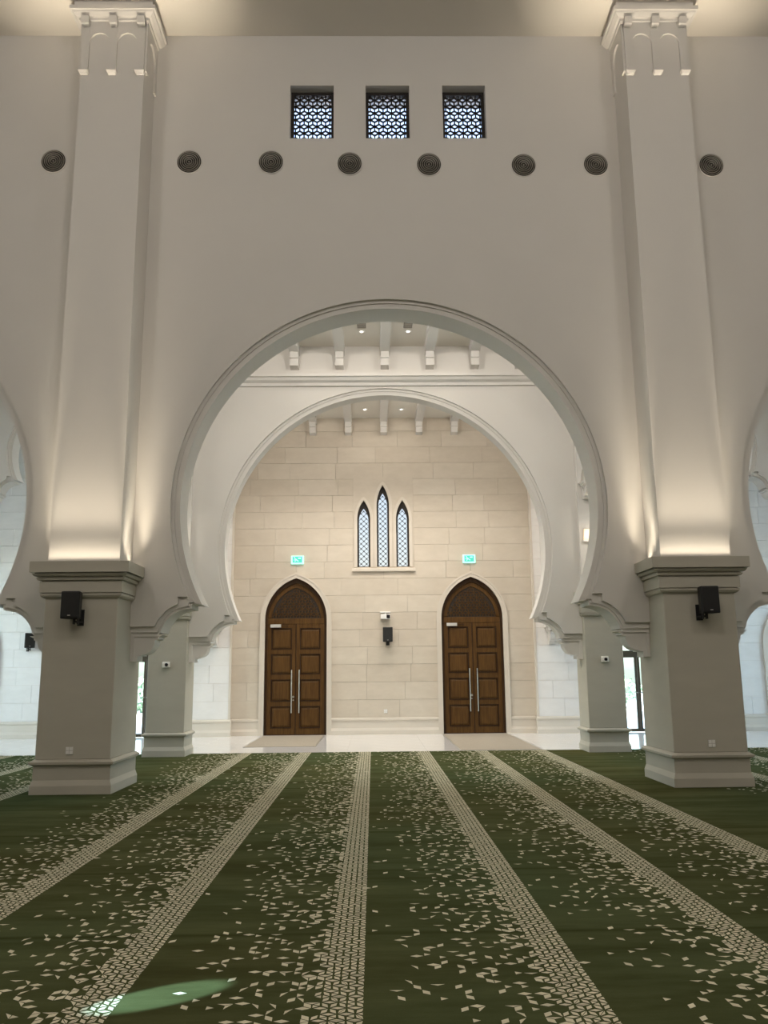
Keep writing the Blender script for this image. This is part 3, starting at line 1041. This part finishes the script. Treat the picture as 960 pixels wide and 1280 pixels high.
LINES = {-8: -9.645, -7: -8.48, -6: -7.315, -5: -6.15, -4: -4.985, -2: -2.672, -1: -1.495, 0: -0.318, 1: 0.838, 2: 1.985, 3: 3.15, 5: 5.5, 6: 6.665, 7: 7.83, 8: 8.995}
for k_, line in LINES.items():
    ystart = 0.6 if abs(line) < 3.5 else 6.0
    ncol = int(1.17 / Wd) + 1
    j = 0
    y_ = ystart
    while y_ < CE - 0.06:
        for i in range(-1, ncol):
            xc = line - 0.5 * Wd - i * Wd - (Wd / 2 if j % 2 else 0)
            V = [(xc + A * math.sin(math.radians(60 * q)), y_ + A * math.cos(math.radians(60 * q))) for q in range(6)]
            C0 = (xc, y_)
            uh = line - xc
            if any(abs(xc - hx) < hh + 0.06 and h0 - 0.06 < y_ < h1 + 0.06 for hx, h0, h1, hh in HOLES):
                continue
            RH = ((C0, V[0], V[1], V[2]), (C0, V[2], V[3], V[4]), (C0, V[4], V[5], V[0]))
            if uh > 0.215:
                if uh < 0.36:
                    picks = [q for q in range(3) if rng.random() < 0.44 - (uh - 0.215) * 0.9]
                else:
                    picks = [rng.randrange(3)] if rng.random() < 0.80 * max(0.0, 1 - (uh - 0.30) / 0.84) ** 1.15 + 0.02 else []
                for q in picks:
                    rh = RH[q]
                    sp = rng.random()
                    if sp < 0.52:
                        put(rh, 0.0045)
                    elif sp < 0.76:
                        put((rh[0], rh[1], rh[2]), 0.004)
                    else:
                        put((rh[1], rh[2], rh[3]), 0.004)
                continue
            if uh < -0.03 and rng.random() > 0.06:
                continue
            for rh in RH:
                if max(p[0] for p in rh) > line + 0.002:
                    # trim to the straight edge of the row
                    rh = tuple((min(p[0], line), p[1]) for p in rh)
                    if max(p[0] for p in rh) - min(p[0] for p in rh) < 0.02:
                        continue
                sp = rng.random()
                if sp < 0.60:
                    put(rh, 0.0100)
                elif sp < 0.82:
                    put((rh[0], rh[1], rh[2]), 0.009); put((rh[0], rh[2], rh[3]), 0.009)
                else:
                    put((rh[1], rh[2], rh[3]), 0.009); put((rh[1], rh[3], rh[0]), 0.009)
        y_ += Hd
        j += 1
me = bpy.data.meshes.new('woven_motif')
me.from_pydata(vs, [], fs)
me.update()
me.materials.append(MATS['carpet_motif'])
mo = bpy.data.objects.new('woven_motif', me)
col.objects.link(mo)
mo.parent = cp
mo['kind'] = 'stuff'

# ------------------------------------------------------------------ round air vents on the front wall
vent_rim = MB().lathe_y([(0.195, 0.0), (0.21, 0.0), (0.212, -0.012), (0.200, -0.016), (0.192, -0.006), (0.195, 0.0)], 40).mesh('rim')
vent_rim.materials.append(MATS['trim'])
vent_back = MB().cyl((0, 0.0, 0), (0, -0.003, 0), 0.195, n=40).mesh('backing')
vent_back.materials.append(MATS['vent_dark'])
rings = []
for r_ in (0.172, 0.140, 0.108, 0.076, 0.044):
    me = MB().lathe_y([(r_ - 0.004, -0.004), (r_ - 0.004, -0.020), (r_ + 0.004, -0.022), (r_ + 0.004, -0.004)], 36).mesh('vent_ring')
    me.materials.append(MATS['vent_metal'])
    rings.append(me)
hub = MB().cyl((0, -0.003, 0), (0, -0.022, 0), 0.016, 0.010, n=14).mesh('hub')
hub.materials.append(MATS['vent_metal'])
VENT_L = ['round ring air vent outside the pillar shaft nearer the sunlit carpet patch', 'round ring air vent next inside the pillar shaft nearer the sunlit carpet patch',
          'round ring air vent just outside the lattice window nearer the sunlit carpet patch', 'round ring air vent below the middle lattice window',
          'round ring air vent below the lattice window farther from the sunlit carpet patch', 'round ring air vent midway between a lattice window and the vent hugging a shaft',
          'round ring air vent hugging the inner edge of a pillar shaft', 'round ring air vent outside the pillar shaft farther from the sunlit carpet patch']
for (x, z), lb in zip(((-5.36, 9.69), (-3.18, 9.675), (-1.862, 9.67), (-0.591, 9.642), (0.695, 9.626), (2.231, 9.61), (3.408, 9.62), (5.293, 9.606)), VENT_L):
    v_ = tag(empty('air_vent', (x, YW1 - 0.001, z)), lb, 'air vent', 'round wall vents')
    inst('rim', vent_rim, v_)
    inst('backing', vent_back, v_)
    for me in rings:
        inst('vent_ring', me, v_)
    inst('hub', hub, v_)


# ------------------------------------------------------------------ loudspeakers
def loudspeaker(loc, yaw, side, label, sc_=1.0):
    s_ = tag(empty('loudspeaker', loc, yaw), label, 'loudspeaker', 'black wall loudspeakers')
    s_.scale = (sc_, sc_, sc_)
    w, h = 0.128, 0.185
    poly = [(-w, -0.255), (-w * 0.7, -0.27), (w * 0.7, -0.27), (w, -0.255), (w * 0.72, -0.055), (-w * 0.72, -0.055)]
    MB().prism(poly, -h, h, 'z').build('cabinet', 'black_plastic', s_, bevel=0.012)
    MB().prism([(-w * 0.9, -h * 0.9), (w * 0.9, -h * 0.9), (w * 0.9, h * 0.92), (-w * 0.9, h * 0.92)], -0.278, -0.268).build('grille', 'black_plastic', s_, bevel=0.004)
    MB().box(-0.018, 0.018, -0.281, -0.277, -h * 0.80, -h * 0.74).build('badge', 'closer_grey', s_)
    x = side * w * 0.62
    mb_ = MB()
    mb_.box(x - 0.045, x + 0.045, -0.012, 0.0, -0.27, -0.05)
    mb_.box(x - 0.035, x + 0.035, -0.20, -0.012, -0.235, -0.212)
    mb_.box(x - 0.035, x - 0.02, -0.22, -0.16, -0.26, -h + 0.002)
    mb_.box(x + 0.02, x + 0.035, -0.22, -0.16, -0.26, -h + 0.002)
    mb_.build('bracket', 'black_plastic', s_)
    MB().cyl((0, -0.06, 0), (0, -0.002, 0), 0.02, n=10).build('mount_stub', 'black_plastic', s_)
    return s_


yp = 12.20 - 0.503
loudspeaker((-4.355, yp, 2.485), 0.0, 0.9, 'black loudspeaker under the capital of the big pillar nearer the sunlit carpet patch')
loudspeaker((4.345, yp, 2.485), 0.0, -0.9, 'black loudspeaker under the capital of the big pillar farther from the sunlit carpet patch')
loudspeaker((0.115, YF - 0.006, 2.50), 0.0, 0.0, 'black loudspeaker on the stone wall between the wooden doors')
loudspeaker((-9.02, YFL - 0.004, 2.42), math.radians(28), 0.0, 'small black loudspeaker turned sideways on the bright bluish aisle wall')


# ------------------------------------------------------------------ cameras, sockets, exit signs
def small_camera(loc, label):
    c_ = tag(empty('security_camera', loc), label, 'camera', 'small white cameras')
    MB().box(-0.075, 0.075, -0.05, 0.0, -0.055, 0.055).build('housing', 'white_plastic', c_, bevel=0.015)
    MB().cyl((0.012, -0.05, 0), (0.012, -0.062, 0), 0.032, n=18).build('lens', 'lens_black', c_)
    return c_


y2 = 17.10 - 0.385 + 0.012
small_camera((-4.30, y2, 1.732), 'small white camera on the slim pillar nearer the sunlit carpet patch')
small_camera((4.285, y2, 1.760), 'small white camera on the slim pillar farther from the sunlit carpet patch')
cc_ = tag(empty('security_camera', (0.06, YF - 0.006, 2.98)), 'white bullet camera above the loudspeaker on the stone wall', 'camera')
MB().box(-0.14, 0.13, -0.10, 0.0, 0.085, 0.115).build('shelf', 'white_plastic', cc_, bevel=0.006)
MB().cyl((0.0, -0.05, 0.085), (0.0, -0.05, 0.04), 0.02, n=10).build('arm', 'white_plastic', cc_)
MB().box(-0.125, 0.125, -0.13, -0.02, -0.075, 0.045).build('housing', 'white_plastic', cc_, bevel=0.012)
MB().box(0.03, 0.118, -0.136, -0.129, -0.06, 0.03).build('lens', 'lens_black', cc_)


def socket(loc, label, s_=1.0):
    c_ = tag(empty('power_socket', loc), label, 'socket', 'white wall sockets')
    c_.scale = (s_, 1, s_)
    MB().box(-0.075, 0.075, -0.008, 0.0, -0.075, 0.075).build('plate', 'closer_grey', c_)
    for i in (-1, 1):
        for k_ in (-1, 1):
            MB().box(0.037 * i - 0.032, 0.037 * i + 0.032, -0.016, -0.008, 0.037 * k_ - 0.032, 0.037 * k_ + 0.032).build('outlet', 'white_plastic', c_, bevel=0.003)
    return c_


socket((-4.335, yp, 0.56), 'white socket low on the big pillar nearer the sunlit carpet patch', 0.66)
socket((4.305, yp, 0.562), 'white socket low on the big pillar farther from the sunlit carpet patch', 0.66)
socket((0.045, YF - 0.006, 0.572), 'tiny white socket low on the stone wall between the doors', 0.62)


def exit_sign(loc, label):
    c_ = tag(empty('exit_sign', loc), label, 'exit sign', 'green exit signs')
    MB().box(-0.165, 0.165, -0.05, 0.0, -0.11, 0.105).build('light_box', 'sign_white', c_, bevel=0.006)
    MB().box(-0.125, 0.125, -0.056, -0.049, -0.075, 0.085).build('sign_face', 'sign_green', c_)
    mb_ = MB()
    # running figure and doorway pictogram
    mb_.box(0.02, 0.09, -0.060, -0.055, 0.025, 0.055)
    mb_.bar((-0.07, 0.03), (-0.02, 0.0), 0.026, -0.060, -0.055)
    mb_.bar((-0.03, 0.0), (-0.07, -0.05), 0.018, -0.060, -0.055)
    mb_.bar((-0.02, -0.005), (0.03, -0.04), 0.018, -0.060, -0.055)
    mb_.bar((-0.06, 0.0), (-0.10, -0.01), 0.014, -0.060, -0.055)
    mb_.cyl((-0.075, -0.060, 0.055), (-0.075, -0.055, 0.055), 0.015, n=10)
    mb_.build('pictogram', 'sign_white', c_)
    return c_


exit_sign((-2.235, YF - 0.006, 4.47), 'lit green exit sign above the door whose mat stops short of the carpet')
exit_sign((2.28, YF - 0.006, 4.465), 'lit green exit sign above the door whose mat reaches the carpet')

# ------------------------------------------------------------------ door mats
for (xa, xb, ya, yb, lb) in ((-3.06, -1.50, 18.6, 21.90, 'shorter beige door mat on the marble, stopping short of the carpet'), (1.46, 3.12, 17.36, 21.90, 'longer beige door mat on the marble, reaching the carpet edge')):
    mt = tag(empty('door_mat', ((xa + xb) / 2, (ya + yb) / 2, 0.0)), lb, 'mat', 'door mats')
    hx, hy = (xb - xa) / 2, (yb - ya) / 2
    MB().box(-hx + .03, hx - .03, -hy + .03, hy - .03, 0.0, 0.008).build('pile', 'mat_fibre', mt)
    MB().box(-hx, hx, -hy, -hy + .03, 0, .006).box(-hx, hx, hy - .03, hy, 0, .006).box(-hx, -hx + .03, -hy + .03, hy - .03, 0, .006).box(hx - .03, hx, -hy + .03, hy - .03, 0, .006).build('edging', 'vent_metal', mt)


# ------------------------------------------------------------------ downlights and ceiling grilles
def downlight(loc, lit, energy, label, bay, size=150):
    c_ = tag(empty('downlight', loc), label, 'downlight', 'downlights of the %s bay' % bay)
    ringm = MB()
    ringm.cyl((0, 0, 0), (0, 0, -0.012), 0.075, 0.068, n=20)
    ringm.build('bezel', 'white_plastic', c_)
    MB().cyl((0, 0, -0.012), (0, 0, -0.02), 0.034, 0.028, n=16).build('lens', 'lamp_glow', c_)
    lamp('SPOT', 'downlight_beam', (loc[0], loc[1], loc[2] - 0.06), energy, WARM, aim=(loc[0], loc[1], 0), spot_size=math.radians(size), spot_blend=0.8, shadow_soft_size=0.08)
    return c_


for x, lb in ((-1.395, 'small downlight beside the ceiling grilles, nearer the sunlit carpet patch'), (-0.455, 'small downlight right behind a dark ceiling grille'), (0.49, 'small downlight right behind a dark ceiling grille'), (1.41, 'small downlight beside the ceiling grilles, farther from the sunlit carpet patch')):
    downlight((x, 16.05, ZA), True, 12, lb, 'first')
for x, lb in ((-0.44, 'small downlight in the beamed ceiling close to the beige stone wall'), (0.52, 'small downlight in the beamed ceiling close to the beige stone wall')):
    downlight((x, 21.19, ZA), True, 12, lb, 'second')
for x, nm in ((-0.45, 'left'), (0.475, 'right')):
    g = tag(empty('ceiling_grille', (x, 15.68, ZA)), 'dark rectangular air grille in the white beamed ceiling beside the middle beam', 'grille', 'ceiling grilles')
    MB().box(-0.085, 0.085, -0.19, 0.19, -0.012, 0).build('backing', 'vent_dark', g)
    for k_ in range(7):
        y_ = -0.165 + 0.055 * k_
        MB().box(-0.08, 0.08, y_ - 0.012, y_ + 0.012, -0.022, -0.012).build('slat', 'vent_metal', g)

# wall lights on the cross walls between the arcades
for sg, nm in ((-1, 'left'), (1, 'right')):
    s_ = tag(empty('wall_light', (4.12 * sg, 16.72 + 0.003, 4.10)), 'bright box wall light on the upper shaft of a slim pillar', 'wall light', 'shaft wall lights')
    MB().box(-0.14, 0.14, -0.05, 0.0, 0.0, 0.03).build('tray', 'white_plastic', s_)
    MB().loft([(0.03, -0.13, 0.13, -0.05, 0), (0.25, -0.11, 0.11, -0.05, 0)]).build('diffuser', 'led_glow', s_)
    lamp('POINT', 'wall_light_bulb', (4.12 * sg, 16.5, 4.25), 2.0, WARM, shadow_soft_size=0.05)

# ------------------------------------------------------------------ outdoors behind the glazed doors
op = tag(MB().box(-40, 40, YF + 0.45, 60, -0.2, -0.02).box(-40, -XS - .3, -12, YF + .45, -0.2, -0.02).box(XS + .3, 40, -12, YF + .45, -0.2, -0.02).build('ground_outdoors', 'outdoor_paving'), 'pale paving in daylight beyond the glass doors', 'paving', kind='structure')
rf = tag(MB().box(-XS - .3, XS + .3, YW1B, YF + .45, ZA + 0.30, ZA + 0.42).build('roof_flat', 'roof_gravel'), 'flat roof above the arched bays', 'roof', kind='structure')
rngt = random.Random(5)


def bush(name, loc, rx, ry, rz, nleaf, label, trunk=0.0):
    t = tag(empty(name, loc), label, 'tree' if trunk else 'hedge', 'greenery outside the glass doors')
    mb_ = MB()
    for _ in range(nleaf):
        while True:
            p = Vector((rngt.uniform(-1, 1), rngt.uniform(-1, 1), rngt.uniform(-1, 1)))
            if 0.45 < p.length < 1:
                break
        c_ = Vector((p.x * rx, p.y * ry, trunk + rz + p.z * rz))
        a_ = Vector((rngt.gauss(0, 1), rngt.gauss(0, 1), rngt.gauss(0, 1))).normalized() * 0.16
        b_ = a_.orthogonal().normalized() * 0.10
        mb_.add([c_ - a_, c_ + b_, c_ + a_, c_ - b_], [(0, 1, 2, 3)])
    me_ = mb_.mesh('foliage')
    me_.materials.append(MATS['leaf'])
    o_ = inst('foliage', me_, t)
    o_['kind'] = 'stuff'
    if trunk:
        MB().cyl((0, 0, 0), (0, 0, trunk + rz), 0.14, 0.06, n=8).build('trunk', 'bark', t)
    return t


for x, y_, rx, ry, rz, tr, lb in ((8.5, 36, 2.6, 1.2, 0.75, 0, 'low green hedge outside the glass door behind a pillar pair'), (14.5, 37, 3.2, 1.2, 0.9, 0, 'low green hedge outside an outermost glass door'),
                                 (-9.0, 36, 2.8, 1.2, 0.75, 0, 'low green hedge outside the glass door behind a pillar pair'), (-16.0, 37, 3.0, 1.2, 0.9, 0, 'low green hedge outside an outermost glass door')):
    bush('leafy_tree' if tr else 'hedge', (x, y_, -0.02), rx, ry, rz, 900, lb, tr)
